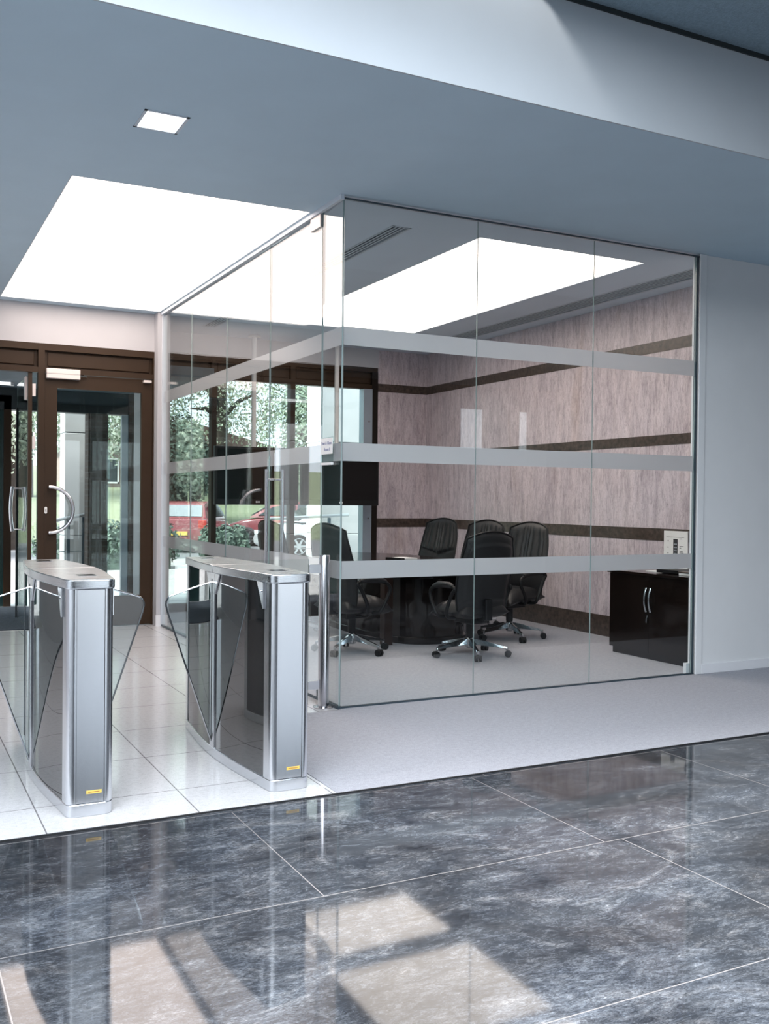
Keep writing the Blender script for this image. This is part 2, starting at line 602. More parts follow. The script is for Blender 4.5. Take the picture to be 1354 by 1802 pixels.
struct('wall_bulkhead', MB().box(-5, 14, 4.088, 4.0995, CZ, 4.6), M['bulk'], 'white bulkhead face above the soffit edge')
struct('ceiling_atrium', MB().box(2.95, 14, -7.2, 4.088, 4.01, 4.25).box(-5, 2.95, 2.75, 3.95, 4.01, 4.25).box(-5, -3, -7.2, 2.75, 4.01, 4.25).box(-3, 2.95, -7.2, -.6, 4.01, 4.25), M['ceil_rough'], 'rough grey plaster ceiling of the atrium')
struct('trim_2', MB().box(2.95, 14, 4.076, 4.088, 3.985, 4.01), M['fascia'], 'dark strip painted as the shadow where bulkhead meets atrium ceiling')  # solid dark strip stands in for the shaded joint under the ceiling

# walls around
struct('wall_right', MB().box(5.905, 14, GY - .02, 5.975, .004, CZ).box(5.885, 5.955, GY - .035, GY - .02, .004, CZ), M['wallw'], 'cool white wall to the right of the glass room', bev=.004)
struct('baseboard_right', MB().box(5.955, 14, GY - .036, GY - .02, .004, .083), M['skirt'], 'white skirting board of the right wall', bev=.003)
struct('trim_3', MB().box(5.870, 5.885, GY - .012, GY + .012, .004, CZ - .02), M['channel'], 'dark vertical channel where the glass meets the wall')
struct('baseboard_back', MB().box(5.84, 5.90, GY + .022, GY + .055, .004, .09).box(5.875, 5.905, GY + .022, GY + .04, .09, CZ - .005), M['skirt'], 'white wall end inside the glass room')
struct('wall_atrium_left', MB().box(-5.2, -5, -7.2, 4.3, 0, 4.25), M['wallw'])
bw = MB()
wins = [(2.4, 5.0), (5.3, 7.9), (11.6, 12.3), (13.2, 13.55)]
xx = -5
for a, b in wins:
    lo, hi = (.2, 3.0) if a < 8 else (2.6, 3.5)
    bw.box(xx, a, -7.2, -7, 0, 4.25).box(a, b, -7.2, -7, 0, lo).box(a, b, -7.2, -7, hi, 4.25)
    xx = b
bw.box(xx, 14, -7.2, -7, 0, 4.25)
struct('wall_atrium_back', bw, M['walld'])
struct('wall_atrium_right', MB().box(14, 14.2, -7.2, 6.12, 0, 4.25), M['walld'])
struct('wall_lobby_left', MB().box(-1.3, -1.2, 4.3, 11.9, 0, CZ), M['wallp'])

# meeting room stone walls with granite bands
sw = MB().box(WX, WX + .15, 6.1, 11.95, .004, CZ)
struct('wall_stone_right', sw, M['travertine'], 'pinkish travertine wall at the right of the meeting room')
struct('wall_stone_back', MB().box(5.94, WX, 11.78, 11.95, .004, CZ), M['travertine'], 'travertine return beside the window at the back')
BANDS = [(.004, .22), (1.03, 1.15), (1.955, 2.055), (2.86, 2.968)]
for i, (a, b) in enumerate(BANDS):
    struct('trim_%d' % (4 + i), MB().box(WX - .004, WX, 6.12, 11.78, a, b).box(5.94, WX - .004, 11.776, 11.78, a, b), M['dgran'], ['brown granite skirting band along the stone wall', 'brown granite band at chair back height', 'brown granite band at eye height', 'brown granite band near the top of the stone wall'][i])

# wall above the doors, wall end post between lobby and glass room
DY = 10.741
struct('wall_back', MB().box(-1.2, GX - .03, DY, 10.95, 3.005, CZ), M['wallp'], 'white wall strip over the entrance doors')
struct('wall_end', MB().box(2.655, 2.70, 10.585, 10.9, 0, CZ).box(2.70, 2.80, 10.62, 11.9, 0, CZ), M['wallp'], 'white wall end between entrance door and glass room')
struct('baseboard_lobby', MB().box(2.648, 2.712, 10.572, 10.60, 0, .12), M['skirt'])
struct('trim_8', MB().box(GX - .03, GX - .006, GY - .03, 10.62, 3.386, CZ), M['trimw'], 'pale head trim over the side glazing')
struct('trim_9', MB().box(GX - .006, 5.90, GY - .022, GY - .006, 3.392, 3.402), M['channel'], 'thin dark head channel over the front glazing')
struct('trim_10', MB().box(GX - .012, 5.869, GY - .012, GY + .012, .0, .014).box(GX - .014, GX + .014, GY, 10.6, 0, .02), M['channel'], 'slim metal floor channel of the glazing')
struct('trim_11', MB().box(GX - .016, GX + .03, 10.56, 10.60, 0, 3.39), M['trimw'], 'pale end post of the side glazing')

# ------------------------------------------------------------------ glass partition
ZB = [(.868, .988), (1.658, 1.78), (2.432, 2.555)]
GT = .010
def pane_front(i, a, b, label):
    g = MB()
    x0, x1, y0, y1, z0, z1 = a + .001, b - .001, GY - GT / 2, GY + GT / 2, .0145, 3.391
    g.box(x0, x1, y0, y1, z0, z1)
    for k in (3, 5):
        g.mi[k] = 1
    o = struct('window_%d' % i, g, [M['glass'], M['edge']], label)
    for z0, z1 in ZB:
        MB().box(a + .001, b - .001, GY + GT / 2 + .0005, GY + GT / 2 + .0012, z0, z1).build('frosted_band', M['frost'], o)
    return o
pane_front(1, GX + .007, 3.772, 'front glass panel at the outer corner of the meeting room')
pane_front(2, 3.772, 4.823, 'middle front glass panel of the meeting room')
pane_front(3, 4.823, 5.868, 'front glass panel beside the right wall')

def pane_side(name, a, b, label):
    g = MB().box(GX - GT / 2, GX + GT / 2, a + .001, b - .001, .021, 3.388)
    for k in (2, 4):
        g.mi[k] = 1
    o = struct(name, g, [M['glass'], M['edge']], label)
    for z0, z1 in ZB:
        MB().box(GX + GT / 2 + .0005, GX + GT / 2 + .0012, a + .001, b - .001, z0, z1).build('frosted_band', M['frost'], o)
    return o
pane_side('window_4', GY - GT / 2, 6.245, 'narrow side glass panel next to the corner')
gd = pane_side('door_1', 6.25, 7.275, 'frameless glass door of the meeting room')
pane_side('window_5', 7.28, 8.371, 'side glass panel beside the glass door')
pane_side('window_6', 8.371, 9.487, 'third side glass panel towards the entrance')
pane_side('window_7', 9.487, 10.565, 'side glass panel next to the entrance doors')
MB().box(GX - .018, GX + .018, 6.262, 6.44, 3.295, 3.385).build('patch_fitting', M['silver'], gd, .002)
MB().box(GX - .018, GX + .018, 6.262, 6.44, .022, .085).build('patch_fitting', M['satin'], gd, .002)
for s in (-1, 1):
    hb = MB().tube([(GX + s * .065, 7.16, .42), (GX + s * .065, 7.16, 1.63)], .014, 16)
    hb.cyl((GX + s * .006, 7.16, 1.55), (GX + s * .065, 7.16, 1.55), .009)
    hb.cyl((GX + s * .006, 7.16, .5), (GX + s * .065, 7.16, .5), .009)
    hb.build('handle', M['satin'], gd, smooth=40)

# ------------------------------------------------------------------ luminous ceilings, downlight, grilles
def lum(rect, label):
    x0, x1, y0, y1 = rect
    t = thing('ceiling_light_panel', label, 'ceiling light', ((x0 + x1) / 2, (y0 + y1) / 2, CZ), group='luminous ceiling panels')
    hx, hy = (x1 - x0) / 2, (y1 - y0) / 2
    MB().box(-hx + .001, hx - .001, -hy + .001, hy - .001, .012, .03).build('diffuser', M['panel'], t)
    f = MB()
    f.box(-hx, -hx + .008, -hy, hy, .0, .012).box(hx - .008, hx, -hy, hy, .0, .012).box(-hx, hx, -hy, -hy + .008, 0, .012).box(-hx, hx, hy - .008, hy, 0, .012)
    f.build('frame', M['trimw'], t)
    MB().box(-hx, hx, -hy, hy, .03, .2).build('housing', M['wallp'], t)
    return t
lum(PL, 'large glowing ceiling panel over the entrance lobby tiles')
lum(PR, 'large glowing ceiling panel inside the meeting room above the table')
t = thing('downlight', 'small square white downlight set in the blue grey soffit', 'ceiling light', ((DL[0] + DL[1]) / 2, (DL[2] + DL[3]) / 2, CZ))
hx, hy = (DL[1] - DL[0]) / 2, (DL[3] - DL[2]) / 2
pl = []
for cx, cy, a0 in ((hx - .035, hy - .035, 0), (-hx + .035, hy - .035, 90), (-hx + .035, -hy + .035, 180), (hx - .035, -hy + .035, 270)):
    for k in range(5):
        a = radians(a0 + k * 22.5)
        pl.append((cx + .02 * cos(a), cy + .02 * sin(a)))
MB().prism(pl, 'z', -.001, .02).build('diffuser', M['down'], t)
MB().box(-hx, -hx + .016, -hy, hy, -.004, .03).box(hx - .016, hx, -hy, hy, -.004, .03).box(-hx, hx, -hy, -hy + .016, -.004, .03).box(-hx, hx, hy - .016, hy, -.004, .03).build('frame', M['trimw'], t)
MB().box(-hx, hx, -hy, hy, .03, .15).build('housing', M['wallp'], t)

def grille(rect, n, label, edge):
    x0, x1, y0, y1 = rect
    t = thing('air_grille', label, 'vent', ((x0 + x1) / 2, (y0 + y1) / 2, CZ), group='linear air grilles')
    hx, hy = (x1 - x0) / 2, (y1 - y0) / 2
    MB().box(-hx, hx, -hy, hy, .010, .12).build('backing', M['grille'], t)
    f = MB().box(-hx, -hx + edge, -hy, hy, -.003, .04).box(hx - edge, hx, -hy, hy, -.003, .04).box(-hx, hx, -hy, -hy + .012, -.003, .04)
    f.build('frame', M['grillew'], t)
    w = (2 * hx - 2 * edge) / n
    for k in range(n - 1):
        x = -hx + edge + w * (k + 1)
        MB().box(x - w * .24, x + w * .24, -hy, hy, 0, .004).build('fin', M['grillew'], t)
grille(GL, 4, 'four slot air grille in the ceiling close to the glass door side', .018)
grille(GR, 6, 'long six slot air grille in the ceiling along the stone wall', .03)

# ------------------------------------------------------------------ turnstiles
def hw(y, k=0.0):
    return .098 + .058 * cos(pi * min(1, abs(y) / .745) / 2) ** 1.2 + k
def outline(L=.745, r=.04, k=0.0, n=22):
    """lens shaped plan with rounded corners, anticlockwise"""
    pts = []
    w = hw(L - r) + k
    for i in range(7):
        a = -pi / 2 + i * pi / 2 / 6
        pts.append((w - r + r * cos(a), -L - k + r + r * sin(a)))
    ys = [-(L - r) + 2 * (L - r) * i / n for i in range(1, n)]
    pts += [(hw(y) + k, y) for y in ys]
    for i in range(7):
        a = i * pi / 2 / 6
        pts.append((w - r + r * cos(a), L + k - r + r * sin(a)))
    return pts + [(-x, -y) for x, y in pts]

def make_turnstile(label, loc):
    t = thing('turnstile', label, 'turnstile', loc, 0, 'brushed steel lobby turnstiles')
    MB().prism(outline(), 'z', 0, .056).build('plinth', M['steel'], t, .004, 30)
    # lid in two halves that meet half way along
    o = outline(k=.007)
    near = [p for p in o if p[1] < -.001] ; far = [p for p in o if p[1] > .001]
    hwm = hw(0) + .007
    near = sorted([p for p in near if p[0] > 0], key=lambda p: p[1])
    npoly = near + [(hwm, -.001)]
    npoly = [(-x, y) for x, y in reversed(npoly)][::1] + npoly
    npoly = sorted(set(npoly), key=lambda p: math.atan2(p[1] + .37, p[0]))
    fpoly = [(x, -y) for x, y in reversed(npoly)]
    lid = MB().prism(npoly, 'z', .998, 1.04).build('lid', M['steelh'], t, .005, 30)
    MB().prism(fpoly, 'z', .998, 1.04).build('lid', M['steelh'], t, .005, 30)
    # card reader windows, then the inner core
    for x, y in ((.022, -.50), (-.012, .60)):
        f = MB().box(x - .044, x + .044, y - .055, y + .055, 1.0395, 1.0406).build('card_reader', M['steelh'], t)
        MB().box(x - .039, x + .039, y - .048, y + .048, 1.0406, 1.0412).build('reader_window', M['black'], f)
    MB().prism([(x * .86, y * .955) for x, y in outline()], 'z', .056, .998).build('core', M['seam'], t)
    for e in (-1, 1):
        for s in (-1, 1):
            MB().box(min(s * .058, s * .072), max(s * .058, s * .072), min(e * .7405, e * .72), max(e * .7405, e * .72), .058, .996).build('panel_seam', M['seam'], t)
        MB().box(-.061, .061, min(e * .741, e * .715), max(e * .741, e * .715), .058, .996).build('end_panel', M['steel'], t, .002)
        for s in (-1, 1):
            p = [(s * .069, e * .745)]
            w = hw(.705)
            for i in range(9):
                a = -pi / 2 + i * pi / 2 / 8
                p.append((s * (w - .04 + .04 * cos(a)), -e * (-.745 + .04 + .04 * sin(a))))
            p += [(s * hw(.66), e * .66), (s * (hw(.66) - .012), e * .66), (s * .069, e * .715)]
            if e * s > 0: p = p[::-1]
            MB().prism(p, 'z', .057, .997).build('corner_post', M['steel'], t, 0, 30)
    for s in (-1, 1):
        for y0, y1 in ((-.66, -.036), (.036, .66)):
            g = MB()
            n = 14
            def fr(u, v, y0=y0, y1=y1, s=s):
                y = y0 + (y1 - y0) * u
                return (s * (hw(y) - .004), y, .057 + .94 * v)
            def bk(u, v, y0=y0, y1=y1, s=s):
                y = y0 + (y1 - y0) * u
                return (s * (hw(y) - .011), y, .057 + .94 * v)
            g.pad(n, 1, fr, bk)
            g.build('side_glass', M['dglass'], t, 0, 30)
        x0, x1 = hw(0) - .012, hw(0) + .004
        p = MB().box(min(s * x0, s * x1), max(s * x0, s * x1), -.036, .036, .056, .998).build('centre_post', M['steel'], t, .002)
        MB().box(min(s * (x1 - .001), s * (x1 + .0008)), max(s * (x1 - .001), s * (x1 + .0008)), .004, .016, .09, .965).build('slot', M['seam'], p)
        # triangular cheek plates under the lid
        for e in (-1, 1):
            xs = hw(.036)
            MB().prism([(e * .036, .997), (e * .115, .997), (e * .036, .885)], 'x', min(s * (xs - .003), s * (xs + .004)), max(s * (xs - .003), s * (xs + .004))).build('bracket', M['steel'], t)
        xs = hw(.62)
        b = MB().prism([(-.66, .997), (-.575, .997), (-.66, .87)], 'x', min(s * (xs - .006), s * (xs + .006)), max(s * (xs - .006), s * (xs + .006))).build('bracket', M['steel'], t)
        MB().cyl((s * (xs + .006), -.642, .955), (s * (xs + .010), -.642, .955), .007).build('screw', M['chrome'], b)
        # flap
        xa = hw(0) + .002
        q = [(xa, .085), (xa + .02, .14), (xa + .245, .80)]
        for i in range(9):
            a = radians(-20 + i * 100 / 8)
            q.append((xa + .205 + .048 * cos(a), .838 + .048 * sin(a)))
        for i in range(1, 5):
            q.append((xa + .2 * (1 - i / 4), .884 + .064 * (i / 4) ** .8))
        poly = [(s * x, z) for x, z in q]
        fl = MB().prism(poly, 'y', .006, .014).build('flap', M['glassf'], t)
        MB().tube([(s * x, .010, z) for x, z in q], .0046, 8).build('rim', M['chrome'], fl, smooth=40)
    st = MB().box(-.016, .05, -.7425, -.741, .098, .112).build('sticker', M['yellow'], t)
    MB().box(-.008, .040, -.7432, -.7425, .104, .1065).build('print', M['red'], st)
    return t
ts = make_turnstile('steel turnstile nearest the open doorway, one card reader at each end', (.813, 5.125, 0))
copy_thing(ts, (1.745, 5.105, 0), 0, 'steel turnstile standing next to the grey carpet and glass infill posts')

# posts and infill glass by the glass corner
def post(x, y, label):
    t = thing('steel_post', label, 'post', (x, y, 0), group='stainless lane posts')
    MB().lathe([(.037, 0), (.037, 1.02), (.034, 1.026)], n=28).build('tube', M['satin'], t, smooth=40)
    MB().lathe([(.07, .0), (.07, .006), (.04, .012)], n=28).build('flange', M['satin'], t, smooth=40)
    return t
pa = post(2.645, 6.02, 'stainless steel post on a round flange at the glass room corner')
pb = post(1.93, 6.02, 'stainless steel post beyond the turnstile at the far end of the glass infill')
for z in (.15, .93):
    MB().box(-.115, -.03, -.012, .012, z - .025, z + .035).build('clamp', M['steel'], pa, .002)
    MB().box(.03, .10, -.012, .012, z - .025, z + .035).build('clamp', M['steel'], pb, .002)
g = MB().box(2.032, 2.53, 6.015, 6.025, .03, 1.0)
for k in (3, 5): g.mi[k] = 1
tag(g.build('glass_infill_panel', [M['glass'], M['edge']]), 'low clear glass panel clamped between the two steel posts', 'glass panel')

# ------------------------------------------------------------------ sign holder on the side glass
t = thing('sign_holder', 'small clear acrylic sign holder stuck on the side glass by the corner', 'sign', (GX - .0062, 6.135, 1.74))
MB().box(-.004, 0, -.105, .105, -.10, .085).build('plate', M['glassd'], t)
MB().box(-.006, -.004, -.10, .10, -.03, .08).build('card', M['paper'], t)
MB().box(-.02, 0, -.105, .06, -.105, -.088).build('ledge', M['paper'], t)
def text(s, size, loc, rot, mat, parent, ext=.0004):
    c = bpy.data.curves.new('lettering', 'FONT')
    c.body = s
    c.size = size
    c.align_x = 'CENTER'
    c.extrude = ext
    tmp = bpy.data.objects.new('lettering_curve', c)
    me = bpy.data.meshes.new_from_object(tmp)
    bpy.data.objects.remove(tmp)
    me.materials.clear()
    me.materials.append(mat)
    o = bpy.data.objects.new('lettering', me)
    COL.objects.link(o)
    o.parent = parent
    o.matrix_local = Matrix.Translation(loc) @ rot.to_4x4()
    return o
RX = Matrix(((0, 0, -1), (-1, 0, 0), (0, 1, 0)))   # reads from the -X side
RY = Matrix(((1, 0, 0), (0, 0, -1), (0, 1, 0)))    # reads from the -Y side
text('Push & Close', .031, (-.0066, 0, .035), RX, M['inkb'], t)
text('Room II', .031, (-.0066, -.01, -.008), RX, M['inkb'], t)

# ------------------------------------------------------------------ entrance door wall
fr = MB()
for x0, x1 in ((2.64, 2.66), (1.44, 1.505), (-.02, .04)):
    fr.box(x0, x1, DY - .002, DY + .092, 0, 3.004)
fr.box(-1.2, 2.66, DY, DY + .09, 2.935, 3.005).box(-1.2, 2.66, DY, DY + .09, 2.70, 2.755)
fr.box(-1.2, 2.66, DY + .055, DY + .085, 2.755, 2.935)
struct('door_2', fr, M['brown'], 'bronze entrance door frame with solid panels over the doors')
fr2 = bpy.data.objects['door_2']
for x0, x1 in ((1.54, 2.61), (.07, 1.405)):
    MB().box(x0, x1, DY + .04, DY + .055, 2.775, 2.92).build('transom_panel', M['brown'], fr2, .006)
MB().box(1.344, 1.383, DY + .02, DY + .06, 0, 2.70).build('side_post', M['brown'], fr2)
MB().box(1.383, 1.44, DY + .036, DY + .042, 0, 2.70).build('side_light', M['glassd'], fr2)
for z in (2.45, 1.9):
    MB().box(1.386, 1.418, DY + .02, DY + .035, z, z + .13).build('hinge', M['silver'], fr2)
# framed leaf
lf = MB()
lf.box(1.507, 1.632, DY + .0075, DY + .0555, .01, 2.695).box(2.518, 2.638, DY + .008, DY + .055, .01, 2.695)
lf.box(1.632, 2.518, DY + .008, DY + .055, 2.545, 2.695).box(1.632, 2.518, DY + .008, DY + .055, .01, .33)
leaf = struct('door_3', lf, M['brown'], 'closed bronze framed glass entrance door with curved pull handle')
MB().box(1.632, 2.518, DY + .028, DY + .036, .33, 2.545).build('glazing', M['glassd'], leaf)
arc = [(1.545 + .0, DY + .01, 1.50), (1.545, DY - .045, 1.50)]
arc = [(1.545, DY - .05, 1.502)]
for i in range(25):
    a = radians(90 - 180 * i / 24)
    arc.append((1.555 + .235 * cos(a), DY - .05, 1.262 + .24 * sin(a)))
arc.append((1.545, DY - .05, 1.022))
hb = MB().tube(arc, .02, 16)
hb.cyl((1.556, DY + .008, 1.502), (1.556, DY - .05, 1.502), .014).cyl((1.556, DY + .008, 1.022), (1.556, DY - .05, 1.022), .014)
tag(hb.build('handle', M['satin'], leaf, smooth=40), 'half round stainless pull handle')
lk = MB().prism([(1.522 + .014 * cos(R_ * pi / 12), 1.258 + (.022 if R_ < 12 else -.022) + .014 * sin(R_ * pi / 12)) for R_ in range(24)], 'y', DY - .004, DY + .008).build('lock', M['winw'], leaf, .002)
MB().box(1.519, 1.525, DY - .005, DY - .003, 1.242, 1.268).build('keyhole', M['seam'], lk)
cl = MB().box(1.515, 1.858, DY - .055, DY + .008, 2.64, 2.745).build('closer', M['silver'], leaf, .006)
MB().box(1.515, 1.858, DY - .0555, DY - .054, 2.69, 2.693).build('closer_seam', M['seam'], cl)
MB().box(1.858, 1.93, DY - .04, DY - .02, 2.672, 2.684).box(1.90, 2.56, DY - .034, DY - .026, 2.688, 2.696).build('closer_arm', M['fascia'], cl)
MB().box(2.53, 2.615, DY - .05, DY + .008, 2.655, 2.682).build('arm_bracket', M['silver'], cl, .002)
# open frameless leaf, swung out into the porch
ol = MB().box(1.345, 1.357, DY + .08, 11.72, .03, 2.66)
for k in (2, 4): ol.mi[k] = 1
ol = struct('door_4', ol, [M['glassd'], M['edge']], 'open glass entrance leaf swung out into the porch')
MB().box(1.338, 1.364, 11.72, 11.745, .03, 2.4).build('edge_seal', M['seam'], ol)
MB().box(1.325, 1.377, DY + .1, DY + .22, 2.42, 2.66).build('patch_fitting', M['silver'], ol)
for s in (-1, 1):
    pts = []
    for i in range(13):
        u = i / 12
        pts.append((1.351 + s * (.06 + .02 * sin(pi * u)), 11.62, 1.01 + .5 * u))
    h = MB().tube(pts, .019, 14)
    h.cyl((1.351 + s * .006, 11.62, 1.03), (1.351 + s * .06, 11.62, 1.03), .010).cyl((1.351 + s * .006, 11.62, 1.49), (1.351 + s * .06, 11.62, 1.49), .010)
    h.build('handle', M['satin'], ol, smooth=40)

# ------------------------------------------------------------------ porch
struct('floor_porch', MB().box(-1.2, 3.2, 10.76, 13.3, -.1, -.002), M['paving'])
tag(MB().box(-.6, 2.6, 10.85, 13.1, -.002, .008).build('entrance_mat', M['mat']), 'large dark ribbed entrance mat outside the entrance doors', 'mat')
struct('ceiling_porch', MB().box(-1.2, 3.4, 10.95, 13.4, 2.78, 2.9), M['canopy'], 'dark canopy soffit over the porch')
struct('trim_12', MB().box(-1.2, 3.4, 13.2, 13.4, 2.50, 2.78), M['fascia'], 'dark fascia beam at the front of the porch')
t = thing('ceiling_strip_light', 'slim white strip light under the dark porch canopy', 'ceiling light', (.75, 12.6, 2.775))
MB().box(-.62, .62, -.03, .03, -.03, .003).build('tube', emitter('strip tube', (.95, .98, 1), 1.6), t)
for a in (-.66, .62):
    MB().box(a, a + .04, -.035, .035, -.035, .003).build('end_cap', M['winw'], t)
ps = MB().box(2.83, 2.915, 13.18, 13.26, 0, 2.5)
struct('window_8', ps, M['alu'], 'grey aluminium mullion of the outer porch screen')
struct('wall_porch_pier', MB().box(2.40, 2.655, 13.2, 13.45, -.1, 2.5), M['brickd'], 'dark brick pier at the side of the porch')
struct('wall_porch_right', MB().box(2.92, 3.02, 13.15, 13.4, -.1, 2.78), M['brickd'], 'brown brick pier beside the grey mullion')
g = MB().box(2.41, 2.66, 13.10, 13.108, .02, 2.5).build('window_9', M['glassd'])
tag(g, 'outer porch glass in front of the brick pier', kind='structure')
struct('window_10', MB().box(1.36, 1.45, 13.2, 13.28, 0, 2.66).box(-1.2, 1.45, 13.2, 13.28, 2.6, 2.68), M['brown'], 'bronze frame of the outer porch door')
tag(MB().box(-1.2, -.35, 13.22, 13.26, 0, 2.6).build('reflection_block', M['green']), 'unseen dark green panel added to block a bright reflection', kind='structure')  # unseen panel added to keep bright grass out of the side glass reflection
tag(MB().box(.72, 1.36, 13.22, 13.26, 0, 2.6).build('door_5', M['green']), 'dark green tinted outer porch door', kind='structure')

# ------------------------------------------------------------------ meeting room window wall
WY = 11.78
wf = MB()
for x0, x1 in ((2.80, 2.86), (3.63, 3.695), (4.68, 4.745)):
    wf.box(x0, x1, WY - .002, WY + .122, 0, 3.174)
wf.box(2.8, 5.94, WY, WY + .12, 3.115, 3.175).box(2.8, 5.94, WY, WY + .1, 2.885, 2.945).box(2.8, 5.94, WY + .06, WY + .1, 2.945, 3.115).box(2.8, 5.94, WY, WY + .12, 0, .1)
struct('window_11', wf, M['brown'], 'bronze window frame along the back of the meeting room')
w11 = bpy.data.objects['window_11']
for x0, x1 in ((2.88, 3.61), (3.72, 4.66), (4.77, 5.90)):
    MB().box(x0, x1, WY + .045, WY + .06, 2.965, 3.10).build('transom_panel', M['brown'], w11, .006)
for x0, x1 in ((2.86, 3.63), (3.695, 4.68), (4.745, 5.72)):
    MB().box(x0, x1, WY + .05, WY + .058, .1, 2.885).build('glazing', M['glassd'], w11)
struct('trim_13', MB().box(5.72, 5.85, WY - .02, WY + .12, 0, 2.885), M['alu'], 'grey steel jamb at the end of the window')
jm = bpy.data.objects['trim_13']
for z in (1.15, 2.45):
    MB().cyl((5.80, WY - .026, z), (5.80, WY - .02, z), .012).build('bolt', M['chrome'], jm)
struct('trim_14', MB().box(5.85, 5.94, WY - .005, WY + .12, 0, 3.12), M['bdark'], 'dark reveal between window jamb and stone')
struct('wall_over_window', MB().box(2.8, 5.94, WY - .02, WY + .14, 3.175, CZ), M['wallp'], 'white strip over the meeting room windows')

# ------------------------------------------------------------------ ceiling hung screens
def make_tv(label, x):
    t = thing('television', label, 'television', (x, 11.42, 3.416), group='ceiling hung televisions')
    MB().cyl((-.02, .08, 0), (-.02, .08, -1.42), .03, n=20).build('pole', M['winw'], t, smooth=40)
    MB().cyl((-.02, .08, 0), (-.02, .08, -.02), .08, n=20).build('ceiling_plate', M['winw'], t, smooth=40)
    MB().box(-.545, .545, -.03, .045, -2.09, -1.38).build('casing', M['plastic'], t, .008)
    MB().box(-.515, .515, -.0325, -.03, -2.02, -1.41).build('screen', M['black'], t)
    lg = MB().cyl((-.012, -.031, -2.055), (-.012, -.033, -2.055), .012, n=16).box(.006, .014, -.033, -.031, -2.065, -2.045).box(.019, .027, -.033, -.031, -2.065, -2.045).build('badge', M['winw'], t)
    return t
tv = make_tv('black television on a white ceiling pole, the one nearer the entrance', 4.10)
copy_thing(tv, (5.225, 11.42, 3.416), 0, 'black television on a white ceiling pole, beside the stone wall')

# ------------------------------------------------------------------ conference table
def superell(a, b, p, n=72):
    out = []
    for i in range(n):
        th = 2 * pi * i / n
        c, s = cos(th), sin(th)
        out.append((a * math.copysign(abs(c) ** (2 / p), c), b * math.copysign(abs(s) ** (2 / p), s)))
    return out
t = thing('conference_table', 'long dark espresso conference table with rounded ends and drum base', 'table', (4.86, 9.25, 0))
MB().prism(superell(.70, 1.47, 2.6), 'z', .722, .762).build('tabletop', M['woodt'], t, .008, 30)
MB().prism(superell(.60, 1.36, 2.6), 'z', .66, .722).build('apron', M['wood'], t, 0, 30)
MB().prism(superell(.48, 1.05, 3), 'z', .03, .66).build('pedestal', M['wood'], t, 0, 30)
MB().prism(superell(.50, 1.08, 3), 'z', .004, .07).build('plinth', M['wood'], t, .004, 30)
for y in (-1.0, 1.0):
    MB().box(-.58, -.49, y * .9 - .05, y * .9 + .05, .0, .66).build('panel_post', M['walnut'], t, .004)
t = thing('notepad', 'white notepad and pen tray lying on the dark conference table', 'notepad', (5.05, 9.35, .762), radians(15))
MB().box(-.09, .09, -.12, .12, 0, .012).build('sheets', M['paper'], t)
MB().box(-.16, -.1, -.12, .12, 0, .015).build('tray', M['plastic'], t)

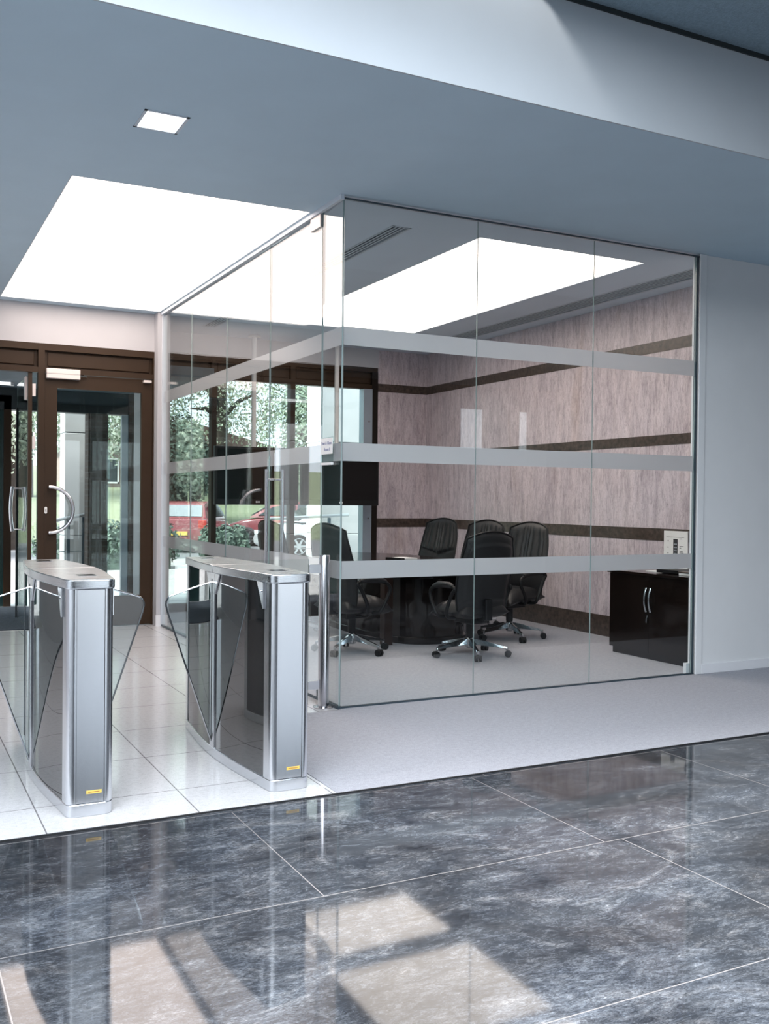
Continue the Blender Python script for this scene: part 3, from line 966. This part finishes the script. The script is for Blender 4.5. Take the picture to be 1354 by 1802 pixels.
# ------------------------------------------------------------------ chairs
def make_chair(label, loc, rz):
    """faces +Y; origin on the floor under the gas lift"""
    t = thing('office_chair', label, 'chair', loc, rz, 'black leather chairs around the conference table')
    z0, Hb = .45, .665
    def ztop(u): return Hb + .062 * (1 - abs(u) ** 2.0)
    def width(v): return .262 + .026 * sin(pi * min(1, v * 1.1)) - .016 * max(0, v - .8) / .2
    def ymid(v, u):
        return -.215 - .115 * v + .035 * sin(pi * v * 1.3) * (1 - v) + .045 * abs(u) ** 2.5
    def seamv(u): return .41 + .13 * abs(u)
    def front(a, b):
        u, v = 2 * a - 1, b
        e = (1 - abs(u) ** 6) * (1 - (2 * abs(v - .5)) ** 14)
        d = .040 * e * (1 - .25 * u * u)
        s = v - seamv(u)
        d -= .026 * math.exp(-(s / .022) ** 2) * e
        if s > 0:
            d += .0085 * sin(u * 30 + 2.2 * sin(u * 7) + v * 1.5) * min(1, s / .12) * max(0, 1 - max(0, v - .8) / .2) * e
        else:
            d += .012 * cos(u * 2.2) * e * min(1, -s / .1)
        return (u * width(v), ymid(v, u) + d, z0 + v * ztop(u))
    def back(a, b):
        u, v = 2 * a - 1, b
        e = (1 - abs(u) ** 8) * (1 - (2 * abs(v - .5)) ** 16)
        d = .026 * e
        d += .012 * e * (1 if .12 < v < .86 and abs(u) < .8 else 0)
        return (u * width(v), ymid(v, u) - d, z0 + v * ztop(u))
    bk = MB().pad(44, 44, front, back).build('backrest', M['leather'], t, smooth=60)
    ring = []
    for i in range(13): ring.append((-1, i / 12))
    for i in range(1, 24): ring.append((-1 + 2 * i / 24, 1))
    for i in range(13): ring.append((1, 1 - i / 12))
    MB().tube([(u * (width(v) + .004), ymid(v, u), z0 + v * ztop(u) + (.004 if v == 1 else 0)) for u, v in ring], .009, 8).build('piping', M['piping'], bk, smooth=50)
    def sf(a, b):
        u, v = 2 * a - 1, b
        x = u * (.255 + .015 * sin(pi * v))
        y = -.25 + .53 * v
        e = (1 - abs(u) ** 6) * (1 - (2 * abs(v - .5)) ** 10)
        z = .43 + .095 * e - .045 * max(0, v - .7) / .3
        z -= .016 * math.exp(-((v - .62) / .02) ** 2) * e
        return (x, y, z)
    def sb(a, b):
        u, v = 2 * a - 1, b
        x = u * (.255 + .015 * sin(pi * v))
        e = (1 - abs(u) ** 6) * (1 - (2 * abs(v - .5)) ** 10)
        return (x, -.25 + .53 * v, .425 - .055 * e - .045 * max(0, v - .7) / .3)
    MB().pad(28, 28, sf, sb).build('seat', M['leather'], t, smooth=60)
    MB().box(-.09, .09, -.14, .13, .315, .375).box(-.03, .03, -.25, -.12, .34, .40).box(-.035, .035, -.285, -.245, .36, .56).box(.09, .19, -.03, -.015, .335, .35).build('mechanism', M['plastic'], t, .012)
    for s in (-1, 1):
        pts = [(.20, -.05, .375), (.285, -.06, .385), (.312, -.075, .45), (.312, -.15, .60), (.308, -.19, .652), (.305, -.13, .675), (.305, .05, .668), (.305, .16, .64), (.308, .19, .58), (.312, .13, .47), (.285, .09, .385), (.20, .08, .375)]
        sm = []
        for i in range(len(pts) - 1):
            p0, p1, p2, p3 = pts[max(0, i - 1)], pts[i], pts[i + 1], pts[min(len(pts) - 1, i + 2)]
            for k in range(4):
                q = k / 4
                sm.append(tuple(.5 * (2 * p1[j] + (p2[j] - p0[j]) * q + (2 * p0[j] - 5 * p1[j] + 4 * p2[j] - p3[j]) * q * q + (3 * p1[j] - p0[j] - 3 * p2[j] + p3[j]) * q ** 3) for j in range(3)))
        sm.append(pts[-1])
        arm = MB().tube([(s * x, y, z) for x, y, z in sm], .017, 10).build('armrest', M['plastic'], t, smooth=50)
        MB().tube([(s * .305, -.16, .678), (s * .305, -.1, .686), (s * .305, .06, .680), (s * .305, .14, .66)], [.016, .03, .03, .018], 12).build('arm_pad', M['leather'], arm, smooth=50)
    MB().lathe([(.030, .15), (.036, .19), (.036, .31), (.044, .325), (.044, .335)], n=24).build('gas_lift', M['plastic'], t, smooth=40)
    MB().lathe([(.028, .075), (.038, .085), (.042, .15), (.034, .175), (.03, .178)], n=24).build('hub', M['chrome'], t, smooth=40)
    for k in range(5):
        a = k * 2 * pi / 5
        lg = MB()
        n = 8
        vs, fs = [], []
        for i in range(n + 1):
            q = i / n
            r = .03 + .31 * q
            w = .022 - .007 * q
            zt = .168 - .072 * q ** 1.1
            zb = .098 - .022 * q + .0 * q
            zb = zt - (.062 - .044 * q)
            vs += [(r, -w, zb), (r, w, zb), (r, w * .55, zt), (r, -w * .55, zt)]
        for i in range(n):
            o = i * 4
            for j in range(4):
                fs.append((o + j, o + (j + 1) % 4, o + 4 + (j + 1) % 4, o + 4 + j))
        fs += [(3, 2, 1, 0), (n * 4, n * 4 + 1, n * 4 + 2, n * 4 + 3)]
        lg.add(vs, fs)
        lg.cyl((.333, 0, .062), (.333, 0, .096), .012, n=14)
        leg = lg.build('leg', M['chrome'], t, .003)
        leg.rotation_euler.z = a
        leg['swivel'] = 1
        cs = MB()
        for s in (-1, 1):
            cs.cyl((.345, s * .008, .030), (.345, s * .028, .030), .0295, n=20)
        hood = []
        for i in range(9):
            b = radians(10 + 160 * i / 8)
            hood.append((.345 + .033 * cos(b), .030 + .033 * sin(b)))
        cs.prism(hood, 'y', -.008, .008)
        c = cs.build('caster', M['plastic'], t, 0, 35)
        c.rotation_euler.z = a
        c['swivel'] = 1
    return t
def spin_base(t, d):
    for c in t.children:
        if c.get('swivel'):
            c.rotation_euler.z += d
R = radians
ch = make_chair('black leather chair at the near end of the table, seen from behind', (4.715, 7.46, .004), R(4))
spin_base(ch, R(250 - 4))
ch.scale.z = .955
def chair(x, y, face, base, label):
    # face: direction the chair looks, degrees from +X; base: angle of one leg
    rz = face - 90
    c = copy_thing(ch, (x, y, .004), R(rz), label, R(base - rz - 250 + 4))
    c.scale.z = 1
    return c
chair(5.68, 8.24, 194, 258, 'black leather chair nearest the cabinet, at the stone wall side of the table')
chair(5.74, 9.12, 197, 280, 'black leather chair half hidden between two others on the stone wall side')
chair(5.75, 10.12, 196, 300, 'black leather chair by the stone wall, farthest from the cabinet')
chair(3.83, 8.08, 14, 290, 'black leather chair just behind the glass corner, on the glass door side')
chair(3.77, 9.35, 8, 310, 'black leather chair farther back on the glass door side of the table')

# ------------------------------------------------------------------ cabinet and what stands on it
t = thing('cabinet', 'low dark espresso two door cabinet against the stone wall', 'cabinet', (6.05, 6.62, .004))
MB().box(.02, .63, -.48, .52, .055, .745).build('body', M['wood'], t, .002)
MB().box(-.02, .64, -.49, .54, .745, .768).build('top', M['wood'], t, .002)
MB().box(.03, .62, -.47, .505, 0, .055).build('plinth', M['wood'], t)
for y0, y1, hy in ((-.003, .52, .026), (-.48, -.005, -.03)):
    d = MB().box(0, .019, y0, y1, .06, .742).build('door', M['wood'], t, .0015)
    hp = [(-.004 - .026 * sin(pi * i / 12), hy, .425 + .21 * i / 12) for i in range(13)]
    MB().tube(hp, [.009 + .003 * abs(1 - i / 6) for i in range(13)], 10).build('handle', M['chrome'], d, smooth=40)
    if y0 > -.1:
        k = MB().cyl((-.004, .012, .385), (0, .012, .385), .009).cyl((-.012, .014, .362), (-.004, .012, .385), .003).box(-.013, -.011, .006, .022, .325, .362).build('lock', M['chrome'], d)
t = thing('instruction_sheet', 'white framed instruction sheet with a remote control picture, leaning on the stone wall', 'sign', (6.665, 6.94, .7725))
MB().box(0, .012, -.155, .155, 0, .36).build('board', M['paper'], t, .002)
MB().box(-.0015, 0, -.028, .028, .09, .285).build('remote_picture', M['ink'], t)
tx = MB()
for z in (.30,): tx.box(-.001, 0, -.11, .12, z, z + .003)
for z in (.26, .2, .145, .09): tx.box(-.001, 0, .09, .102, z, z + .01)
for z in (.285, .215, .2, .17, .155): tx.box(-.001, 0, -.075 - .02 * ((z * 100) % 2), -.055, z, z + .005)
tx.build('print', M['ink'], t)
bt = MB()
for i in range(5):
    for j in range(3):
        bt.box(-.0022, -.0015, -.018 + j * .014, -.010 + j * .014, .11 + i * .03, .122 + i * .03)
bt.build('button_print', M['grillew'], t)
o = MB().box(6.22, 6.5, 6.62, 6.85, .7725, .778)
tag(o.build('paper_sheet', M['paper']), 'loose white paper sheet lying on the dark cabinet', 'paper')
t = thing('ring_binder', 'black ring binder lying on the cabinet partly over the paper', 'binder', (6.28, 6.50, .7725), R(12))
MB().box(-.11, .11, -.15, .15, .006, .011).box(-.11, .11, -.15, .15, .03, .034).box(-.11, -.105, -.15, .15, .006, .034).build('cover', M['plastic'], t)
MB().box(-.10, .105, -.14, .14, .011, .028).build('pages', M['paper'], t)
t = thing('pen_tray', 'small clear tray with dark lid on the cabinet beside the binder', 'tray', (6.2, 6.27, .7725))
MB().box(-.07, .07, -.07, .07, 0, .022).build('tray', M['paper'], t, .003)
MB().box(-.075, .075, -.075, .075, .022, .034).build('lid', M['dgran'], t, .002)

# ------------------------------------------------------------------ outside: ground, columns, rail
struct('ground_paving', MB().box(-20, 40, 13.3, 24, -.3, -.12).box(3.2, 20, 11.9, 13.3, -.3, -.1), M['paving'])
struct('ground_road', MB().box(-30, 60, 24, 34, -.3, -.14), M['road'])
gb = MB()
gb.add([(-30, 34, -.14), (60, 34, -.14), (60, 60, 3.2), (-30, 60, 3.2), (60, 90, 3.2), (-30, 90, 3.2)], [(0, 1, 2, 3), (3, 2, 4, 5)])
struct('ground_bank', gb, M['grass'])

def column(x0, x1, y0, y1, top, label):
    t = thing('concrete_column', label, 'column', ((x0 + x1) / 2, (y0 + y1) / 2, -.12), group='pale porch columns', kind='structure')
    hx, hy = (x1 - x0) / 2, (y1 - y0) / 2
    zs = [0, 1.0, 2.4, top + .12]
    for a, b in zip(zs[:-1], zs[1:]):
        MB().box(-hx, hx, -hy, hy, a, b - .012).build('block', M['conc'], t, .006)
    MB().box(-hx + .01, hx - .01, -hy + .01, hy - .01, 0, top + .1).build('joint_core', M['joint'], t)
column(2.19, 2.50, 13.75, 14.15, 3.6, 'pale concrete column outside the closed entrance door')
column(-.35, -.02, 13.75, 14.15, 3.6, 'pale concrete column outside the open doorway')
column(5.92, 6.62, 13.6, 14.2, 4.6, 'wide pale concrete column behind the meeting room window')

def railing(x0, x1, y, zt0, zt1, label, posts):
    t = thing('railing', label, 'railing', ((x0 + x1) / 2, y, -.12), group='ramp railings')
    cx = (x0 + x1) / 2
    MB().tube([(x0 - cx, 0, zt0 + .12), (x1 - cx, 0, zt1 + .12)], .024, 12).build('handrail', M['railt'], t, smooth=40)
    for x in posts:
        q = (x - x0) / (x1 - x0)
        MB().box(x - cx - .02, x - cx + .02, -.02, .02, 0, zt0 + .09 + (zt1 - zt0) * q).build('post', M['railm'], t)
    for k in range(4):
        MB().tube([(x0 - cx, 0, .16 + .2 * k + .02), (x1 - cx, 0, .16 + .2 * k + .1 * (zt1 - zt0) + .02)], .007, 6).build('wire', M['railt'], t)
railing(1.95, 2.62, 13.62, 1.06, 1.20, 'steel ramp railing in front of the column by the entrance door', (2.05, 2.22, 2.42))
railing(4.95, 6.3, 13.45, 1.10, 1.17, 'steel ramp railing behind the meeting room window column', (5.02, 5.32, 5.98))

# ------------------------------------------------------------------ outside: planting
def leaf_cloud(blobs, n, size, seed):
    rnd = random.Random(seed)
    mb = MB()
    tot = sum(b[3] * b[4] * b[5] for b in blobs)
    for cx, cy, cz, rx, ry, rz in blobs:
        m = int(n * rx * ry * rz / tot)
        for _ in range(m):
            while True:
                d = Vector((rnd.uniform(-1, 1), rnd.uniform(-1, 1), rnd.uniform(-1, 1)))
                if .55 < d.length < 1: break
            p = Vector((cx + d.x * rx, cy + d.y * ry, cz + d.z * rz))
            nrm = (d + Vector((rnd.uniform(-.8, .8), rnd.uniform(-.8, .8), rnd.uniform(-.3, 1.0)))).normalized()
            u = nrm.orthogonal().normalized()
            w = nrm.cross(u)
            a = rnd.uniform(0, 2 * pi)
            u, w = u * cos(a) + w * sin(a), w * cos(a) - u * sin(a)
            s = size * rnd.uniform(.6, 1.3)
            mb.add([p - u * s, p + w * s * .5 + nrm * s * .12, p + u * s, p - w * s * .5 + nrm * s * .12], [(0, 1, 2, 3)])
    return mb
def tree(x, y, h, r, leaf, label, seed, z=0):
    t = thing('tree', label, 'tree', (x, y, z), group='trees beyond the parked cars')
    rnd = random.Random(seed)
    blobs = []
    for k in range(11):
        a, q = rnd.uniform(0, 2 * pi), rnd.uniform(0, .62)
        blobs.append((r * q * cos(a), r * q * sin(a) * .8, h * rnd.uniform(.32, .88), r * rnd.uniform(.38, .6), r * rnd.uniform(.38, .6), h * rnd.uniform(.12, .2)))
    leaf_cloud(blobs, 15000, .085, seed).build('crown', M[leaf], t)
    tr = MB().tube([(0, 0, -.3), (.05, 0, h * .3), (0, .1, h * .75)], [h * .03, h * .022, h * .008], 10)
    for b in blobs[:6]:
        tr.tube([(.03, 0, h * .3), (b[0] * .5, b[1] * .5, (h * .3 + b[2]) / 2 + .2), (b[0], b[1], b[2])], [h * .012, h * .008, h * .003], 6)
    tr.build('trunk', M['soil'], t, smooth=60)
TR = [(3.2, 30, 9, 3.6, 'leafb', 'pale green tree seen through the closed entrance door'),
      (-1.8, 26, 7, 2.8, 'leafb', 'pale green tree beyond the open doorway'),
      (8.2, 37, 10, 3.8, 'leafa', 'mid green tree behind the red hatchback, nearer the entrance'),
      (14.0, 44, 13, 4.6, 'leafb', 'broad pale tree in the middle of the window view'),
      (15.0, 34.5, 11, 3.4, 'leafa', 'mid green tree above the silver car'),
      (23.5, 47, 13, 5.0, 'leafc', 'dark green tree behind the wide concrete column'),
      (5.6, 46, 13, 5.0, 'leafa', 'tall tree far back behind the house side'),
      (-4.5, 34, 9, 4.0, 'leafa', 'mid green tree far past the open doorway'),
      (8.9, 33.5, 4.2, 1.9, 'leafc', 'small dark tree next to the parking bays')]
for i, (x, y, h, r, lf_, lb) in enumerate(TR):
    tree(x, y, h, r, lf_, lb, 40 + i, .0 if y < 34 else (y - 34) * .125)
def hedge(x0, x1, y, h, label, seed, n=3500):
    cx = (x0 + x1) / 2
    t = thing('hedge', label, 'hedge', (cx, y, -.12), group='low hedges')
    k = max(3, int((x1 - x0) / .7))
    bl = [((i + .5) / k * (x1 - x0) - (x1 - x0) / 2, 0, h * .5, (x1 - x0) / k * .75, .5, h * .52) for i in range(k)]
    leaf_cloud(bl, n, .06, seed).build('foliage', M['leafc'], t)
    MB().box(-(x1 - x0) / 2 + .1, (x1 - x0) / 2 - .1, -.3, .3, 0, h * .8).build('stems', M['leafc'], t)
hedge(2.9, 5.6, 21.0, 1.05, 'clipped dark hedge seen through the closed entrance door', 71)
hedge(6.6, 7.6, 22.0, .9, 'clipped dark hedge in front of the red hatchback', 72)
hedge(-2.5, 1.2, 22.0, 1.0, 'clipped dark hedge beyond the open doorway', 73)

# ------------------------------------------------------------------ outside: cars
def car(loc, rz, paint, label, plate=True):
    """nose towards +X in its own frame"""
    t = thing('car', label, 'car', loc, rz)
    secs = [(-2.02, .42, .62, .70), (-1.98, .30, .95, .80), (-1.7, .24, 1.0, .85), (-1.0, .20, .98, .86), (0, .20, .95, .87), (.9, .20, .93, .87), (1.4, .22, .86, .85), (1.85, .26, .72, .78), (2.0, .34, .58, .66)]
    vs, fs = [], []
    for x, zb, zt, w in secs:
        vs += [(x, -w * .92, zb), (x, -w, (zb + zt) / 2), (x, -w * .93, zt - .05), (x, -w * .8, zt), (x, w * .8, zt), (x, w * .93, zt - .05), (x, w, (zb + zt) / 2), (x, w * .92, zb)]
    for i in range(len(secs) - 1):
        for j in range(8):
            fs.append((i * 8 + j, i * 8 + (j + 1) % 8, (i + 1) * 8 + (j + 1) % 8, (i + 1) * 8 + j))
    n = len(secs) - 1
    fs += [tuple(range(8))[::-1], tuple(range(n * 8, n * 8 + 8))]
    MB().add(vs, fs).build('body', M[paint], t, .03, 50, seg=3)
    roof = [(-1.75, 1.0), (-1.35, 1.36), (-.7, 1.45), (.1, 1.44), (.55, 1.32), (1.2, .95)]
    cab, cf = [], []
    for x, z in roof:
        w = .70 - .14 * max(0, (z - 1.0) / .45)
        cab += [(x, -w, z), (x, w, z), (x, .78, .93), (x, -.78, .93)]
    for i in range(len(roof) - 1):
        for j in range(4):
            cf.append((i * 4 + j, i * 4 + (j + 1) % 4, (i + 1) * 4 + (j + 1) % 4, (i + 1) * 4 + j))
    cf += [(3, 2, 1, 0), tuple(range((len(roof) - 1) * 4, len(roof) * 4))]
    MB().add(cab, cf).build('roof', M[paint], t, .02, 40)
    for s in (-1, 1):
        for pts in ([(-1.2, 1.0), (-1.18, 1.28), (-.68, 1.36), (-.35, 1.37), (-.35, 1.0)], [(-.27, 1.0), (-.27, 1.37), (.1, 1.36), (.48, 1.26), (.92, 1.0)]):
            v = []
            for x, z in pts:
                w = .785 - .145 * (z - .93) / .5 * 1.0
                v.append((x, s * (w + .012), z))
            MB().add(v + [(p[0], p[1] - s * .03, p[2]) for p in v], [tuple(range(5)), tuple(range(5, 10))[::-1]] + [(i, (i + 1) % 5, 5 + (i + 1) % 5, 5 + i) for i in range(5)]).build('side_window', M['carglass'], t)
    MB().add([(-1.72, -.60, 1.03), (-1.72, .60, 1.03), (-1.40, .54, 1.33), (-1.40, -.54, 1.33), (-1.76, -.60, 1.03), (-1.76, .60, 1.03), (-1.44, .54, 1.34), (-1.44, -.54, 1.34)], [(0, 1, 2, 3), (7, 6, 5, 4), (0, 4, 5, 1), (1, 5, 6, 2), (2, 6, 7, 3), (3, 7, 4, 0)]).build('rear_window', M['rearw'], t)
    MB().add([(1.14, -.66, 1.0), (1.14, .66, 1.0), (.60, .56, 1.31), (.60, -.56, 1.31), (1.19, -.66, 1.0), (1.19, .66, 1.0), (.65, .56, 1.32), (.65, -.56, 1.32)], [(0, 1, 2, 3), (7, 6, 5, 4), (0, 4, 5, 1), (1, 5, 6, 2), (2, 6, 7, 3), (3, 7, 4, 0)]).build('windscreen', M['carglass'], t)
    for x in (-1.25, 1.25):
        for s in (-1, 1):
            w = MB().cyl((x, s * .66, .31), (x, s * .885, .31), .31, n=28).build('wheel', M['tyre'], t, .03, 40)
            hb_ = MB().cyl((x, s * .87, .31), (x, s * .892, .31), .07, n=14)
            for k in range(6):
                a = k * pi / 3
                c, sn = cos(a), sin(a)
                hb_.add([(x + c * .05 - sn * .03, s * .889, .31 + sn * .05 + c * .03), (x + c * .05 + sn * .03, s * .889, .31 + sn * .05 - c * .03), (x + c * .2 + sn * .025, s * .889, .31 + sn * .2 - c * .025), (x + c * .2 - sn * .025, s * .889, .31 + sn * .2 + c * .025)], [(0, 1, 2, 3)])
            hb_.tube([(x + .205 * cos(k * pi / 12), s * .887, .31 + .205 * sin(k * pi / 12)) for k in range(24)], .018, 6, closed=True)
            hb_.build('rim', M['chrome'], w)
    for s in (-1, 1):
        MB().box(-2.02, -1.93, min(s * .55, s * .78), max(s * .55, s * .78), .68, .92).build('tail_lamp', M['lamp'], t, .02)
        MB().box(1.86, 1.97, min(s * .42, s * .68), max(s * .42, s * .68), .58, .70).build('headlamp', M['headl'], t, .02)
    if plate:
        MB().box(-2.05, -2.015, -.26, .26, .50, .61).build('number_plate', M['plate'], t, .004)
    return t
car((8.25, 28.5, -.14), R(62), 'carred', 'red car seen from behind with yellow number plate, parked beside the hedge')
car((12.0, 30.2, -.14), R(150), 'carred', 'red hatchback seen from the side beyond the ramp railing')
car((10.9, 24.4, -.14), R(178), 'carsil', 'silver car with a spoked wheel in front of the red hatchback')

# ------------------------------------------------------------------ outside: house
t = thing('house', 'brick house with white window frames far behind the parked cars', 'house', (14, 50, 1.2))
MB().box(-6, 6, 0, 7, -.5, 2.6).build('wall', M['brickh'], t)
MB().prism([(-6.4, 2.6), (6.4, 2.6), (0, 4.2)], 'y', -.4, 7.4).build('roof', M['rooft'], t)
for x in (-4.2, -1.4, 1.4, 4.2):
    f = MB().box(x - .8, x + .8, -.06, 0, .9, .98).box(x - .8, x + .8, -.06, 0, 2.1, 2.18).box(x - .8, x - .72, -.06, 0, .9, 2.18).box(x + .72, x + .8, -.06, 0, .9, 2.18).box(x - .04, x + .04, -.06, 0, .9, 2.18).build('window_frame', M['winw'], t)
    MB().box(x - .72, x + .72, -.03, .02, .98, 2.1).build('pane', M['carglass'], f)

# ------------------------------------------------------------------ light
w = bpy.data.worlds.new('world')
S.world = w
w.use_nodes = True
nt = w.node_tree
bg = nt.nodes['Background']
sky = nt.nodes.new('ShaderNodeTexSky')
sky.sky_type = 'HOSEK_WILKIE'
sky.turbidity = 4
sky.ground_albedo = .4
SUN = Vector((.95, .24, -1.0)).normalized()
sky.sun_direction = -SUN
mixw = nt.nodes.new('ShaderNodeMix')
mixw.data_type = 'RGBA'
mixw.inputs[0].default_value = .6
mixw.inputs[7].default_value = (.86, .93, 1, 1)
nt.links.new(sky.outputs[0], mixw.inputs[6])
nt.links.new(mixw.outputs[2], bg.inputs['Color'])
bg.inputs['Strength'].default_value = 4.0

sun = bpy.data.objects.new('sun', bpy.data.lights.new('sun', 'SUN'))
COL.objects.link(sun)
sun.data.energy = 12
sun.data.angle = .24
sun.data.color = (1, .97, .94)
sun.rotation_euler = SUN.to_track_quat('-Z', 'Y').to_euler()
# daylight through the atrium rooflight
sl = bpy.data.objects.new('rooflight_daylight', bpy.data.lights.new('rooflight_daylight', 'AREA'))
COL.objects.link(sl)
sl.data.shape = 'RECTANGLE'
sl.data.size = 5.9
sl.data.size_y = 3.2
sl.data.energy = 800
sl.data.color = (.90, .95, 1)
sl.location = (-.02, 1.07, 4.2)

# ------------------------------------------------------------------ render look
S.view_settings.view_transform = 'Standard'
S.view_settings.look = 'None'
S.view_settings.exposure = 0
S.view_settings.gamma = 1
S.view_settings.use_curve_mapping = False
c = S.cycles
c.max_bounces = 10
c.diffuse_bounces = 5
c.glossy_bounces = 6
c.transmission_bounces = 8
c.transparent_max_bounces = 40
c.caustics_reflective = False
c.caustics_refractive = False
c.sample_clamp_indirect = 6
c.use_denoising = True
